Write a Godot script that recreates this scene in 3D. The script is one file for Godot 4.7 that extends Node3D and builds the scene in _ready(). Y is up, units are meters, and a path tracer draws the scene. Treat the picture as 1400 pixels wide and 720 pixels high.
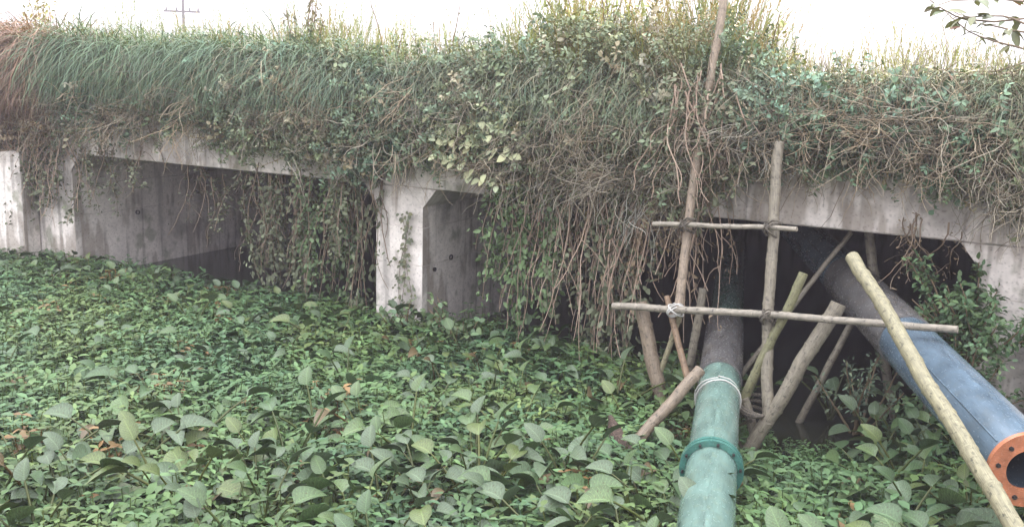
extends Node3D
# A two-span concrete culvert, overgrown, over a weed-choked canal; bamboo props carry two discharge pipes.
# Most of the place is laid out in the culvert's own axes: u along its face, y up from the water, w out of the face.

const TURN := 0.5084
const ORIGIN := Vector3(-5.501, 0.0, -11.976)
const SOFFIT := 1.556

var place := Transform3D(Basis(Vector3.UP, -TURN), ORIGIN)
var rng := RandomNumberGenerator.new()
var taken := {}
var noise := FastNoiseLite.new()
var M := {}

# ---------------------------------------------------------------- mesh collector
class Shape:
	var v := PackedVector3Array()
	var n := PackedVector3Array()
	var c := PackedColorArray()
	var uv := PackedVector2Array()
	var i := PackedInt32Array()

	func pad() -> void:          # points that need no place on a leaf picture
		while uv.size() < v.size():
			uv.append(Vector2(0.5, 0.03))

	func quad(a: Vector3, b: Vector3, d: Vector3, e: Vector3, col := Color.WHITE) -> void:
		var nn := (d - a).cross(e - b)
		nn = -nn.normalized() if nn.length() > 1e-9 else Vector3.UP
		var k := v.size()
		v.append(a); v.append(b); v.append(d); v.append(e)
		for j in 4:
			n.append(nn); c.append(col)
		for j in [0, 1, 2, 0, 2, 3]:
			i.append(k + j)

	func tri(a: Vector3, b: Vector3, d: Vector3, col := Color.WHITE) -> void:
		var nn := (b - a).cross(d - a)
		nn = -nn.normalized() if nn.length() > 1e-9 else Vector3.UP
		var k := v.size()
		v.append(a); v.append(b); v.append(d)
		for j in 3:
			n.append(nn); c.append(col); i.append(k + j)

	# a tube through points with a radius at each, smooth round, capped
	func tube(p: PackedVector3Array, r: PackedFloat32Array, sides := 6, col := Color.WHITE, capped := true) -> void:
		var k := v.size()
		var side := Vector3.RIGHT
		for a in p.size():
			var d := (p[mini(a + 1, p.size() - 1)] - p[maxi(a - 1, 0)]).normalized()
			if absf(side.dot(d)) > 0.9:
				side = Vector3.FORWARD if absf(d.z) < 0.8 else Vector3.UP
			side = (side - d * side.dot(d)).normalized()
			var up := d.cross(side)
			for s in sides:
				var t := TAU * s / sides
				var o := side * cos(t) + up * sin(t)
				v.append(p[a] + o * r[a]); n.append(o); c.append(col)
		for a in p.size() - 1:
			for s in sides:
				var q := k + a * sides + s
				var w := k + a * sides + (s + 1) % sides
				for j in [q, q + sides, w, w, q + sides, w + sides]:
					i.append(j)
		if capped:
			for e in 2:
				var a := 0 if e == 0 else p.size() - 1
				var d := (p[1] - p[0]).normalized() * (-1.0 if e == 0 else 1.0)
				if e == 1:
					d = (p[a] - p[a - 1]).normalized()
				var m := v.size()
				v.append(p[a]); n.append(d); c.append(col)
				for s in sides:
					v.append(v[k + a * sides + s]); n.append(d); c.append(col)
				for s in sides:
					var x := m + 1 + s
					var y := m + 1 + (s + 1) % sides
					for j in ([m, x, y] if e == 0 else [m, y, x]):
						i.append(j)

	# a drooping ribbon folded along its middle is too fine here: one strip, tapering to its tip
	func blade(p: PackedVector3Array, width: float, across: Vector3, col: Color) -> void:
		var k := v.size()
		var m := p.size()
		for a in m:
			var t := float(a) / (m - 1)
			var w := width * 0.5 * (1.0 - t * t * 0.94)
			var d := (p[mini(a + 1, m - 1)] - p[maxi(a - 1, 0)]).normalized()
			var x := (across - d * across.dot(d)).normalized()
			var nn := x.cross(d)
			v.append(p[a] - x * w); v.append(p[a] + x * w)
			n.append(nn); n.append(nn); c.append(col); c.append(col)
		for a in m - 1:
			for j in [0, 2, 1, 1, 2, 3]:
				i.append(k + a * 2 + j)

	# a leaf: oval outline, folded along its midrib and curled at the tip. along = midrib, face = upper side
	func leaf(base: Vector3, along: Vector3, face: Vector3, length: float, width: float, curl: float, col: Color, cup := 0.18, rows := 4, wide := 0.42) -> void:
		along = along.normalized()
		var x := along.cross(face).normalized()
		var f := x.cross(along).normalized()
		var k := v.size()
		pad()
		for a in rows + 1:
			var t := float(a) / rows
			var h := width * 0.5 * pow(sin(PI * pow(t, log(0.5) / log(wide))), 0.75 if rows < 7 else 0.56) if a > 0 and a < rows else (0.002 if a == 0 else 0.0)
			var mid := base + along * (length * t) - f * (curl * length * t * t)
			var lift := f * (h * cup * 2.0)
			var slope := (along - f * (2.0 * curl * t)).normalized()
			var nn := x.cross(slope).normalized()
			for s in [-1.0, 0.0, 1.0]:
				v.append(mid + x * (h * s) + (lift if s != 0.0 else Vector3.ZERO))
				uv.append(Vector2(0.5 + 0.5 * s, t))
				n.append((nn - x * (s * cup * 1.5)).normalized()); c.append(col if s != 0.0 or rows < 5 else Color(minf(col.r * 1.25, 1.0), minf(col.g * 1.22, 1.0), minf(col.b * 1.15, 1.0)))
		for a in rows:
			for s in 2:
				var q := k + a * 3 + s
				for j in [q, q + 3, q + 1, q + 1, q + 3, q + 4]:
					i.append(j)

	# a box with chamfered edges
	func box(lo: Vector3, hi: Vector3, b := 0.01, col := Color.WHITE) -> void:
		var m := (lo + hi) * 0.5
		var h := (hi - lo) * 0.5
		for ax in 3:
			var p := (ax + 1) % 3
			var q := (ax + 2) % 3
			for s in [-1.0, 1.0]:
				var P := []
				for st in [[-1, -1], [1, -1], [1, 1], [-1, 1]]:
					var o := Vector3.ZERO
					o[ax] = h[ax] * s; o[p] = (h[p] - b) * st[0]; o[q] = (h[q] - b) * st[1]
					P.append(m + o)
				if s > 0:
					quad(P[3], P[2], P[1], P[0], col)
				else:
					quad(P[0], P[1], P[2], P[3], col)
			for s in [-1.0, 1.0]:
				for t in [-1.0, 1.0]:
					var e := []
					for end in [-1.0, 1.0]:
						var o := Vector3.ZERO
						o[ax] = (h[ax] - b) * end; o[p] = h[p] * s; o[q] = (h[q] - b) * t
						var o2 := o
						o2[p] = (h[p] - b) * s; o2[q] = h[q] * t
						e.append(m + o); e.append(m + o2)
					if s * t > 0:
						quad(e[0], e[1], e[3], e[2], col)
					else:
						quad(e[2], e[3], e[1], e[0], col)

	# a profile in (x, y), anticlockwise, pushed from z0 to z1
	func prism(profile: PackedVector2Array, z0: float, z1: float, col := Color.WHITE) -> void:
		var m := profile.size()
		for a in m:
			var p := profile[a]
			var q := profile[(a + 1) % m]
			quad(Vector3(p.x, p.y, z0), Vector3(p.x, p.y, z1), Vector3(q.x, q.y, z1), Vector3(q.x, q.y, z0), col)
		var t := Geometry2D.triangulate_polygon(profile)
		for a in range(0, t.size(), 3):
			var A := profile[t[a]]
			var B := profile[t[a + 1]]
			var C := profile[t[a + 2]]
			if (B - A).cross(C - A) < 0:
				var s := B
				B = C
				C = s
			tri(Vector3(A.x, A.y, z1), Vector3(C.x, C.y, z1), Vector3(B.x, B.y, z1), col)
			tri(Vector3(A.x, A.y, z0), Vector3(B.x, B.y, z0), Vector3(C.x, C.y, z0), col)

	func mesh() -> ArrayMesh:
		var a := []
		a.resize(Mesh.ARRAY_MAX)
		a[Mesh.ARRAY_VERTEX] = v; a[Mesh.ARRAY_NORMAL] = n; a[Mesh.ARRAY_COLOR] = c; a[Mesh.ARRAY_INDEX] = i
		pad()
		a[Mesh.ARRAY_TEX_UV] = uv
		var m := ArrayMesh.new()
		m.add_surface_from_arrays(Mesh.PRIMITIVE_TRIANGLES, a)
		return m

# ---------------------------------------------------------------- naming and tagging
func numbered(called: String) -> String:
	var k: int = taken.get(called, 0)
	taken[called] = k + 1
	return called if k == 0 else "%s_%03d" % [called, k]

func tag(o: Node, label: String, category: String, group := "") -> Node:
	o.set_meta("label", label); o.set_meta("category", category)
	if group != "":
		o.set_meta("group", group)
	return o

func thing(called: String, label: String, category: String, at: Transform3D, group := "") -> Node3D:
	var o := Node3D.new()
	o.name = numbered(called)
	add_child(o)
	o.transform = at
	tag(o, label, category, group)
	return o

func part(called: String, mesh: Mesh, mat: Material, parent: Node, at := Transform3D.IDENTITY) -> MeshInstance3D:
	var o := MeshInstance3D.new()
	o.name = numbered(called) if parent == self else called
	o.mesh = mesh
	o.material_override = mat
	o.transform = at
	parent.add_child(o, true)
	return o

func structure(called: String, mesh: Mesh, mat: Material, at := Transform3D.IDENTITY) -> MeshInstance3D:
	var o := part(called, mesh, mat, self, at)
	o.set_meta("kind", "structure")
	return o

func stuff(called: String, mesh: Mesh, mat: Material, at: Array, col: Array, parent: Node = null, label := "", category := "") -> MultiMeshInstance3D:
	var mm := MultiMesh.new()
	mm.transform_format = MultiMesh.TRANSFORM_3D
	mm.use_colors = true
	mm.mesh = mesh
	mm.instance_count = at.size()
	for k in at.size():
		mm.set_instance_transform(k, at[k])
		mm.set_instance_color(k, col[k])
	var o := MultiMeshInstance3D.new()
	o.name = numbered(called) if parent == null else called
	o.multimesh = mm
	o.material_override = mat
	o.set_meta("kind", "stuff")
	if parent == null:
		o.transform = place
		tag(o, label, category)
		add_child(o)
	else:
		parent.add_child(o, true)
	return o

# ---------------------------------------------------------------- small helpers
func lin(r: float, g: float, b: float) -> Color:
	return Color(r, g, b).linear_to_srgb()

func jitter(c: Color, amount: float) -> Color:
	var k := 1.0 + rng.randf_range(-amount, amount)
	var s := rng.randf_range(-amount, amount) * 0.35
	return Color(c.r * k * (1.0 + s), c.g * k, c.b * k * (1.0 - s))

func rr(a: float, b: float) -> float:
	return rng.randf_range(a, b)

func rdir() -> Vector3:
	return Vector3(rng.randfn(), rng.randfn(), rng.randfn()).normalized()

func ramp(table: Array, x: float) -> float:
	if x <= table[0][0]:
		return table[0][1]
	for k in table.size() - 1:
		var a: Array = table[k]
		var b: Array = table[k + 1]
		if x <= b[0]:
			return lerpf(a[1], b[1], (x - a[0]) / (b[0] - a[0]))
	return table[-1][1]

func aim(from: Vector3, to: Vector3) -> Transform3D:      # local y runs from -> to
	var y := (to - from).normalized()
	var x := y.cross(Vector3.BACK if absf(y.z) < 0.9 else Vector3.RIGHT).normalized()
	return Transform3D(Basis(x, y, x.cross(y)), from)

func spun(yaw: float, tilt: Vector3, scale: float, at: Vector3) -> Transform3D:
	var b := Basis(Vector3.UP, yaw)
	if tilt.length() > 0.0001:
		b = Basis(tilt.normalized(), tilt.length()) * b
	return Transform3D(b.scaled(Vector3.ONE * scale), at)

# ---------------------------------------------------------------- materials
func leafy(rough := 0.6, through := 0.5, spec := 0.4) -> StandardMaterial3D:
	var m := StandardMaterial3D.new()
	m.vertex_color_use_as_albedo = true
	m.roughness = rough
	m.metallic_specular = spec
	m.cull_mode = BaseMaterial3D.CULL_DISABLED
	m.backlight_enabled = through > 0.0
	m.backlight = Color(through, through, through * 0.6)
	return m

func noise_image(w: int, h: int, f: Callable) -> ImageTexture:
	var im := Image.create(w, h, false, Image.FORMAT_RGB8)
	for y in h:
		for x in w:
			im.set_pixel(x, y, f.call(x, y))
	return ImageTexture.create_from_image(im)

func make_materials() -> void:
	var n1 := FastNoiseLite.new()
	n1.seed = 5; n1.frequency = 1.0; n1.fractal_octaves = 5
	var n2 := FastNoiseLite.new()
	n2.seed = 9; n2.frequency = 1.0; n2.fractal_octaves = 3
	# concrete: pale cement, weathered with streaks, blotches and algae; 14 m by 3.5 m a tile
	var concrete := noise_image(1536, 512, func(px, py):
		var x: float = px * 14.0 / 1536
		var y: float = py * 3.5 / 512
		var blotch := n1.get_noise_2d(x * 1.1, y * 1.1)
		var streak := n2.get_noise_2d(x * 7.0, y * 0.45 + 40.0)
		var fine := n1.get_noise_2d(x * 14.0 + 70.0, y * 14.0)
		var moss := n1.get_noise_2d(x * 2.3 + 200.0, y * 1.6)
		var k := 0.64 + blotch * 0.24 + fine * 0.12
		var c := Vector3(1.0, 0.925, 0.875) * k
		c = c.lerp(Vector3(0.17, 0.155, 0.14), clampf(smoothstep(0.1, 0.55, streak) * 0.5 + smoothstep(0.1, 0.4, blotch * -1.0) * 0.4, 0, 1))
		c = c.lerp(Vector3(0.13, 0.15, 0.085), smoothstep(0.2, 0.5, moss) * 0.55)
		var mud := n1.get_noise_2d(x * 1.7 + 500.0, y * 0.9 + 30.0) + 0.35 * n2.get_noise_2d(x * 11.0, y * 1.2)
		c = c.lerp(Vector3(0.23, 0.19, 0.155), smoothstep(0.08, 0.45, mud) * 0.6)
		var pit := n2.get_noise_2d(x * 30.0, y * 30.0)
		c *= 1.0 - 0.35 * smoothstep(0.3, 0.55, pit)
		return lin(c.x, c.y, c.z))
	var grain := noise_image(512, 512, func(px, py):
		var g := 0.5 + 0.5 * n1.get_noise_2d(px * 0.05, py * 0.05)
		return Color(g, g, g))
	var con := StandardMaterial3D.new()
	con.albedo_texture = concrete
	con.roughness = 0.92
	con.metallic_specular = 0.3
	con.uv1_triplanar = true
	con.uv1_scale = Vector3(1.0 / 14, 1.0 / 3.5, 1.0 / 14)
	con.uv1_offset = Vector3(0.15, 0.15, 0.6)
	con.heightmap_enabled = true
	con.heightmap_texture = concrete
	con.heightmap_scale = 0.8
	M.concrete = con
	# bamboo: fibres along the culm
	var fibre := noise_image(256, 512, func(px, py):
		var g := 0.78 + 0.22 * n2.get_noise_2d(px * 0.16, py * 0.012) + 0.16 * n1.get_noise_2d(px * 0.03 + 50.0, py * 0.03)
		g *= 1.0 - 0.4 * smoothstep(0.25, 0.5, n1.get_noise_2d(px * 0.02 + 300.0, py * 0.05))
		return Color(g, g * 0.985, g * 0.95))
	var tones := {"tan": lin(0.36, 0.29, 0.23), "grey": lin(0.27, 0.245, 0.2), "pale": lin(0.36, 0.33, 0.29), "olive": lin(0.31, 0.29, 0.19), "green": lin(0.23, 0.23, 0.13), "brown": lin(0.27, 0.215, 0.165), "rust": lin(0.32, 0.22, 0.15)}
	for k in tones:
		var b := StandardMaterial3D.new()
		b.albedo_color = tones[k]
		b.albedo_texture = fibre
		b.uv1_triplanar = true
		b.uv1_scale = Vector3(5, 0.9, 5)
		b.roughness = 0.6
		b.heightmap_enabled = true
		b.heightmap_texture = fibre
		b.heightmap_scale = 0.2
		M["bamboo_" + k] = b
	# paint on the pipes: scuffed, dusty
	var scuff := noise_image(512, 512, func(px, py):
		var a := n1.get_noise_2d(px * 0.008, py * 0.008)
		var b := n2.get_noise_2d(px * 0.2, py * 0.02 + 90.0)
		var g := 0.86 + a * 0.2 - 0.12 * smoothstep(0.25, 0.5, b)
		var d := smoothstep(0.12, 0.45, n1.get_noise_2d(px * 0.012 + 400.0, py * 0.03)) * 0.3
		return Color(g, g, g).lerp(Color(0.95, 0.85, 0.75), d))
	for k in [["paint_green", lin(0.15, 0.235, 0.205)], ["paint_blue", lin(0.115, 0.165, 0.215)], ["paint_orange", lin(0.5, 0.19, 0.1)], ["paint_grey", lin(0.16, 0.155, 0.155)], ["paint_teal", lin(0.07, 0.2, 0.17)]]:
		var b := StandardMaterial3D.new()
		b.albedo_color = k[1]
		b.albedo_texture = scuff
		b.uv1_triplanar = true
		b.uv1_scale = Vector3(1.6, 0.7, 1.6)
		b.roughness = 0.42
		b.roughness_texture = grain
		M[k[0]] = b
	for k in [["steel", lin(0.06, 0.05, 0.05), 0.6], ["rope", lin(0.42, 0.41, 0.39), 0.9], ["bark", lin(0.33, 0.28, 0.22), 0.85], ["wood", lin(0.3, 0.2, 0.15), 0.85], ["cement_pole", lin(0.35, 0.34, 0.33), 0.9]]:
		var b := StandardMaterial3D.new()
		b.albedo_color = k[1]
		b.albedo_texture = grain if k[0] != "rope" else null
		b.uv1_triplanar = true
		b.uv1_scale = Vector3(3, 3, 3)
		b.roughness = k[2]
		M[k[0]] = b
	var soil := StandardMaterial3D.new()
	soil.albedo_texture = noise_image(512, 512, func(px, py):
		var g := 0.5 + 0.5 * n1.get_noise_2d(px * 0.03, py * 0.03)
		var c := Vector3(0.05, 0.042, 0.03).lerp(Vector3(0.13, 0.11, 0.075), g)
		return lin(c.x, c.y, c.z))
	soil.uv1_triplanar = true
	soil.uv1_scale = Vector3(0.5, 0.5, 0.5)
	soil.roughness = 0.95
	soil.heightmap_enabled = true
	soil.heightmap_texture = grain
	soil.heightmap_scale = 3.0
	M.soil = soil
	var water := StandardMaterial3D.new()
	water.albedo_color = lin(0.02, 0.022, 0.014)
	water.roughness = 0.12
	M.water = water
	# a broad leaf seen flat: arching veins, blotches, a few brown specks and nibbled marks
	M.veins = noise_image(128, 256, func(px, py):
		var x: float = absf(px / 64.0 - 1.0)
		var t: float = py / 256.0
		var g := 0.82 + 0.14 * n1.get_noise_2d(px * 0.05, py * 0.05)
		var arc: float = fposmod(t * 9.0 - x * 2.6, 1.0)
		g += 0.16 * (1.0 - smoothstep(0.0, 0.16, absf(arc - 0.5))) + 0.2 * (1.0 - smoothstep(0.02, 0.07, x))
		var c := Color(g, g, g * 0.96)
		c = c.lerp(Color(0.62, 0.45, 0.28), smoothstep(0.34, 0.5, n1.get_noise_2d(px * 0.06 + 900.0, py * 0.06)) * 0.8)
		return c)
	M.grass = leafy(0.6, 0.55)
	M.leaf = leafy(0.55, 0.4)
	M.broad = leafy(0.42, 0.3, 0.5)
	M.dry = leafy(0.85, 0.25, 0.25)

# ---------------------------------------------------------------- plants as shapes
func grass_tuft(seed_: int, blades: int, reach: float, out: float, wide: float, spread := 0.07) -> ArrayMesh:
	rng.seed = seed_
	var s := Shape.new()
	for k in blades:
		var p := Vector3(rr(-spread, spread), 0, rr(-spread, spread))
		var az := rr(-1.3, 1.3)
		var d := Vector3(sin(az) * out, rr(0.5, 1.2), cos(az) * out).normalized()
		var L := reach * rr(0.35, 1.15)
		var pts := PackedVector3Array([p])
		var fall := rr(0.45, 0.8)
		for t in 7:
			d = (d + Vector3(rr(-0.2, 0.2), -fall * (0.35 + t * 0.1), rr(-0.14, 0.14))).normalized()
			p += d * L / 7.0
			pts.append(p)
		var tone := rr(0.38, 1.0)
		s.blade(pts, wide * rr(0.7, 1.2), Vector3(cos(az), 0, -sin(az)).rotated(Vector3.UP, rr(-0.7, 0.7)), Color(tone * rr(0.9, 1.0), tone, tone * rr(0.85, 1.0)))
	return s.mesh()

func upright_tuft(seed_: int, blades: int, tall: float, wide: float, lean: float) -> ArrayMesh:
	rng.seed = seed_
	var s := Shape.new()
	for k in blades:
		var az := rr(0, TAU)
		var p := Vector3(rr(-0.08, 0.08), 0, rr(-0.08, 0.08))
		var d := Vector3(sin(az) * lean, 1, cos(az) * lean).normalized()
		var L := tall * rr(0.5, 1.1)
		var pts := PackedVector3Array([p])
		for t in 5:
			d = (d + Vector3(sin(az), -0.35, cos(az)) * (0.1 * t * rr(0.3, 1.0))).normalized()
			p += d * L / 5.0
			pts.append(p)
		var tone := rr(0.6, 1.0)
		s.blade(pts, wide * rr(0.7, 1.2), Vector3(cos(az), 0, -sin(az)).rotated(Vector3.UP, rr(-1, 1)), Color(tone, tone, tone * 0.95))
	for k in 2:
		var az := rr(0, TAU)
		var top := Vector3(sin(az) * 0.25, 1, cos(az) * 0.25) * tall * rr(1.1, 1.5)
		s.tube(PackedVector3Array([Vector3.ZERO, top * 0.5 + Vector3(rr(-0.02, 0.02), 0, 0), top]), PackedFloat32Array([0.002, 0.0018, 0.0015]), 3, Color(1, 0.9, 0.7), false)
		for j in 7:
			s.leaf(top * (0.8 + 0.03 * j), (top.normalized() + rdir() * 0.5), rdir(), 0.03, 0.007, 0.2, Color(1, 0.88, 0.7), 0.1, 2)
	return s.mesh()

# a leafy shoot along +y, leaves alternating round it
func sprig(seed_: int, length: float, leaves: int, leaf_len: float, wide_ratio: float, droop: float, branches := 0) -> ArrayMesh:
	rng.seed = seed_
	var s := Shape.new()
	var starts := [[Vector3.ZERO, Vector3(rr(-0.2, 0.2), 1, rr(-0.2, 0.2)).normalized(), length, leaves]]
	for b in branches:
		starts.append([Vector3(0, length * rr(0.1, 0.6), 0), Vector3(rng.randfn() * 0.8, 0.8, rng.randfn() * 0.8).normalized(), length * rr(0.4, 0.7), int(leaves * 0.6)])
	for st in starts:
		var p: Vector3 = st[0]
		var d: Vector3 = st[1]
		var pts := PackedVector3Array([p])
		var rad := PackedFloat32Array([0.004])
		for t in 6:
			d = (d + Vector3(rr(-0.18, 0.18), -droop * 0.2, rr(-0.18, 0.18))).normalized()
			p += d * float(st[2]) / 6.0
			pts.append(p)
			rad.append(0.004 - 0.0004 * t)
		s.tube(pts, rad, 3, Color(0.75, 0.62, 0.5), false)
		for k in int(st[3]):
			var t: float = (k + rng.randf()) / float(st[3]) * 5.99
			var a := int(t)
			var at := pts[a].lerp(pts[a + 1], t - a)
			var o := rdir()
			o = (o - d * o.dot(d)).normalized()
			var along := (o + (pts[a + 1] - pts[a]).normalized() * 0.5 + Vector3(0, -0.25, 0)).normalized()
			var face := (Vector3.UP + rdir() * 0.7).normalized()
			var L := leaf_len * rr(0.6, 1.15)
			var tone := rr(0.55, 1.0)
			s.leaf(at, along, face, L, L * wide_ratio, rr(0.05, 0.35), Color(tone * rr(0.88, 1.0), tone, tone * rr(0.85, 1.0)), 0.15, 3)
	return s.mesh()

# a bare tangle of dry shoots along +y
func tangle(seed_: int, length: float, count: int, spread: float) -> ArrayMesh:
	rng.seed = seed_
	var s := Shape.new()
	for k in count:
		var p := Vector3(rng.randfn() * spread * 0.4, rr(0, 0.3) * length, rng.randfn() * spread * 0.4)
		var d := Vector3(rng.randfn() * 0.4, 1, rng.randfn() * 0.4).normalized()
		var pts := PackedVector3Array([p])
		var rad := PackedFloat32Array([0.0035])
		var L := length * rr(0.4, 0.9)
		for t in 7:
			d = (d + rdir() * 0.35).normalized()
			p += d * L / 7.0
			pts.append(p)
			rad.append(0.0035 - 0.0003 * t)
		var tone := rr(0.55, 1.0)
		s.tube(pts, rad, 3, Color(tone, tone * 0.97, tone * 0.94), false)
	return s.mesh()

# low creeping weed: short shoots with small leaves lying to the sky
func weed_clump(seed_: int, shoots: int, radius: float, tall: float, leaf_len: float) -> ArrayMesh:
	rng.seed = seed_
	var s := Shape.new()
	for k in shoots:
		var az := rr(0, TAU)
		var rd := radius * sqrt(rng.randf())
		var p := Vector3(cos(az) * rd, 0, sin(az) * rd)
		var top := p + Vector3(rr(-0.06, 0.06), tall * rr(0.5, 1.1), rr(-0.06, 0.06))
		s.tube(PackedVector3Array([p, top]), PackedFloat32Array([0.004, 0.003]), 3, Color(0.8, 0.7, 0.5), false)
		var turn := rr(0, TAU)
		for j in 6:
			var t := 1.0 - (j / 2) * 0.28
			var a := turn + (j % 2) * PI + (j / 2) * PI * 0.5 + rr(-0.4, 0.4)
			var along := Vector3(cos(a), rr(-0.15, 0.55), sin(a))
			var L := leaf_len * rr(0.65, 1.15)
			var tone := rr(0.6, 1.0)
			s.leaf(p.lerp(top, t), along, Vector3(rr(-0.3, 0.3), 1, rr(-0.3, 0.3)), L, L * rr(0.42, 0.6), rr(0.0, 0.3), Color(tone * rr(0.88, 1.0), tone, tone * rr(0.85, 1.0)), 0.16, 3)
	return s.mesh()

# one broad leaf of a floating plant on its bowed stalk, growing from the origin towards +z
func broad_leaf(seed_: int, stalk: float, size: float, lean: float) -> ArrayMesh:
	rng.seed = seed_
	var s := Shape.new()
	var p := Vector3.ZERO
	var d := Vector3(rr(-0.15, 0.15), 1, lean * 0.5).normalized()
	var pts := PackedVector3Array([p])
	var rad := PackedFloat32Array([0.009])
	for t in 4:
		d = (d + Vector3(0, -0.05, lean * 0.22)).normalized()
		p += d * stalk / 4.0
		pts.append(p)
		rad.append(0.008 - 0.001 * t)
	s.tube(pts, rad, 4, Color(0.85, 0.95, 0.7), false)
	var face := Vector3(rr(-0.8, 0.8), 1.0, -0.35 + rr(-0.8, 0.5))
	var tone := rr(0.55, 0.88)
	s.leaf(p, (d + Vector3(rr(-0.4, 0.4), rr(-0.45, 0.35), 0.35)).normalized(), face, size, size * rr(0.66, 0.95), rr(-0.15, 0.6), Color(tone, tone, tone), rr(0.1, 0.5), 8, 0.38)
	return s.mesh()

# ---------------------------------------------------------------- poles and pipes
func culm(length: float, r0: float, r1: float, bend: float, seed_: int) -> Array:      # [culm mesh, heights of its joints]
	rng.seed = seed_
	var s := Shape.new()
	var pts := PackedVector3Array()
	var rad := PackedFloat32Array()
	var joints := []
	var next := rr(0.05, 0.2)
	var steps := maxi(8, int(length / 0.05))
	var ph := rr(0, TAU)
	for k in steps + 1:
		var t := float(k) / steps
		var off := sin(PI * t) * bend
		pts.append(Vector3(cos(ph) * off + noise.get_noise_2d(t * length * 60, seed_ * 50) * r0 * 0.5, t * length, sin(ph) * off + noise.get_noise_2d(t * length * 60, seed_ * 50 + 500) * r0 * 0.5))
		rad.append(lerpf(r0, r1, t) * (1.0 + rr(-0.02, 0.02)))
	while next < length:
		joints.append(next)
		next += rr(0.2, 0.32)
	s.tube(pts, rad, 12)
	return [s.mesh(), joints, ph, bend]

func bamboo(from: Vector3, to: Vector3, r0: float, r1: float, tone: String, label: String, bend := 0.0, seed_ := 1, called := "bamboo_pole", group := "bamboo poles propping the pipes") -> Node3D:
	var o := thing(called, label, "pole", place * aim(from, to), group)
	var L := from.distance_to(to)
	var c := culm(L, r0, r1, bend, seed_)
	part("culm", c[0], M["bamboo_" + tone], o)
	for h in c[1]:
		var r := lerpf(r0, r1, h / L)
		var off: float = sin(PI * h / L) * bend
		var s := Shape.new()
		s.tube(PackedVector3Array([Vector3(0, -0.012, 0), Vector3(0, -0.004, 0), Vector3(0, 0.002, 0), Vector3(0, 0.012, 0)]), PackedFloat32Array([r * 0.99, r * 1.1, r * 1.09, r * 0.99]), 12, Color.WHITE, false)
		part("joint_ring", s.mesh(), M["bamboo_" + tone], o, Transform3D(Basis.IDENTITY, Vector3(cos(c[2]) * off + noise.get_noise_2d(h * 60, seed_ * 50) * r0 * 0.5, h, sin(c[2]) * off + noise.get_noise_2d(h * 60, seed_ * 50 + 500) * r0 * 0.5)))
	return o

func hollow(length: float, r: float, wall: float, sides := 40) -> ArrayMesh:
	var s := Shape.new()
	var ro := [[r, 0.0], [r, length]]
	for k in sides:
		var a := TAU * k / sides
		var b := TAU * (k + 1) / sides
		var A := Vector3(cos(a), 0, sin(a))
		var B := Vector3(cos(b), 0, sin(b))
		var up := Vector3(0, length, 0)
		var ri := r - wall
		var q := s.v.size()
		for e in [[A * r, A], [B * r, B], [B * r + up, B], [A * r + up, A], [A * ri, -A], [B * ri, -B], [B * ri + up, -B], [A * ri + up, -A]]:
			s.v.append(e[0]); s.n.append(e[1]); s.c.append(Color.WHITE)
		for j in [0, 1, 2, 0, 2, 3, 4, 6, 5, 4, 7, 6]:
			s.i.append(q + j)
		s.quad(A * r, A * ri, B * ri, B * r)
		s.quad(A * r + up, B * r + up, B * ri + up, A * ri + up)
	return s.mesh()

func ring(r: float, thick: float, turns := 1.0, rise := 0.0, seed_ := 1) -> ArrayMesh:
	rng.seed = seed_
	var s := Shape.new()
	var pts := PackedVector3Array()
	var rad := PackedFloat32Array()
	var m := int(24 * turns) + 1
	for k in m:
		var a := TAU * turns * k / (m - 1)
		pts.append(Vector3(cos(a) * r * (1 + rr(-0.02, 0.02)), rise * k / (m - 1), sin(a) * r))
		rad.append(thick)
	s.tube(pts, rad, 6)
	return s.mesh()

# ---------------------------------------------------------------- the place
func low_edge(u: float) -> float:          # how far down the plants on the face reach
	return ramp([[-3, 1.3], [-1.4, 1.5], [-0.2, 1.62], [0.3, 1.78], [1.1, 1.84], [2.76, 1.84], [3.6, 1.79], [4.27, 1.74], [4.65, 1.62], [5.0, 1.86], [5.8, 1.9], [6.4, 1.7], [7.1, 1.66], [7.8, 1.58], [8.15, 1.55], [8.35, 2.05], [9.5, 2.08], [10.2, 2.0], [10.6, 1.75], [13, 1.2]], u)

func top_edge(u: float) -> float:          # how high they stand
	return ramp([[-3, 2.85], [-1.2, 2.9], [0, 2.98], [1.4, 3.05], [3, 3.05], [5, 3.0], [6.0, 3.08], [6.8, 3.35], [8.2, 3.3], [8.6, 2.9], [9.8, 2.88], [13, 2.9]], u)

func land_height(u: float, w: float) -> float:
	var side := maxf(-2.6 - u, u - 12.6)
	var h := -0.7
	if w > -12.0 and w < 0.0:
		side = maxf(-0.9 - u, u - 11.1)
		h = lerpf(-0.7, 2.3, smoothstep(0.0, 0.3, side))
	else:
		h = lerpf(-0.7, 1.3, smoothstep(0.0, 3.0, side))
		var run := minf(absf(w), absf(w + 12.0))
		if side > -1.0:
			h = maxf(h, lerpf(-0.7, 2.3 - run * 0.7, smoothstep(-1.0, 1.0, side)))
	if w > 0.0:
		h = maxf(h, lerpf(-0.7, 1.1, smoothstep(6.0, 7.2, w)))
	return h

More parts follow.
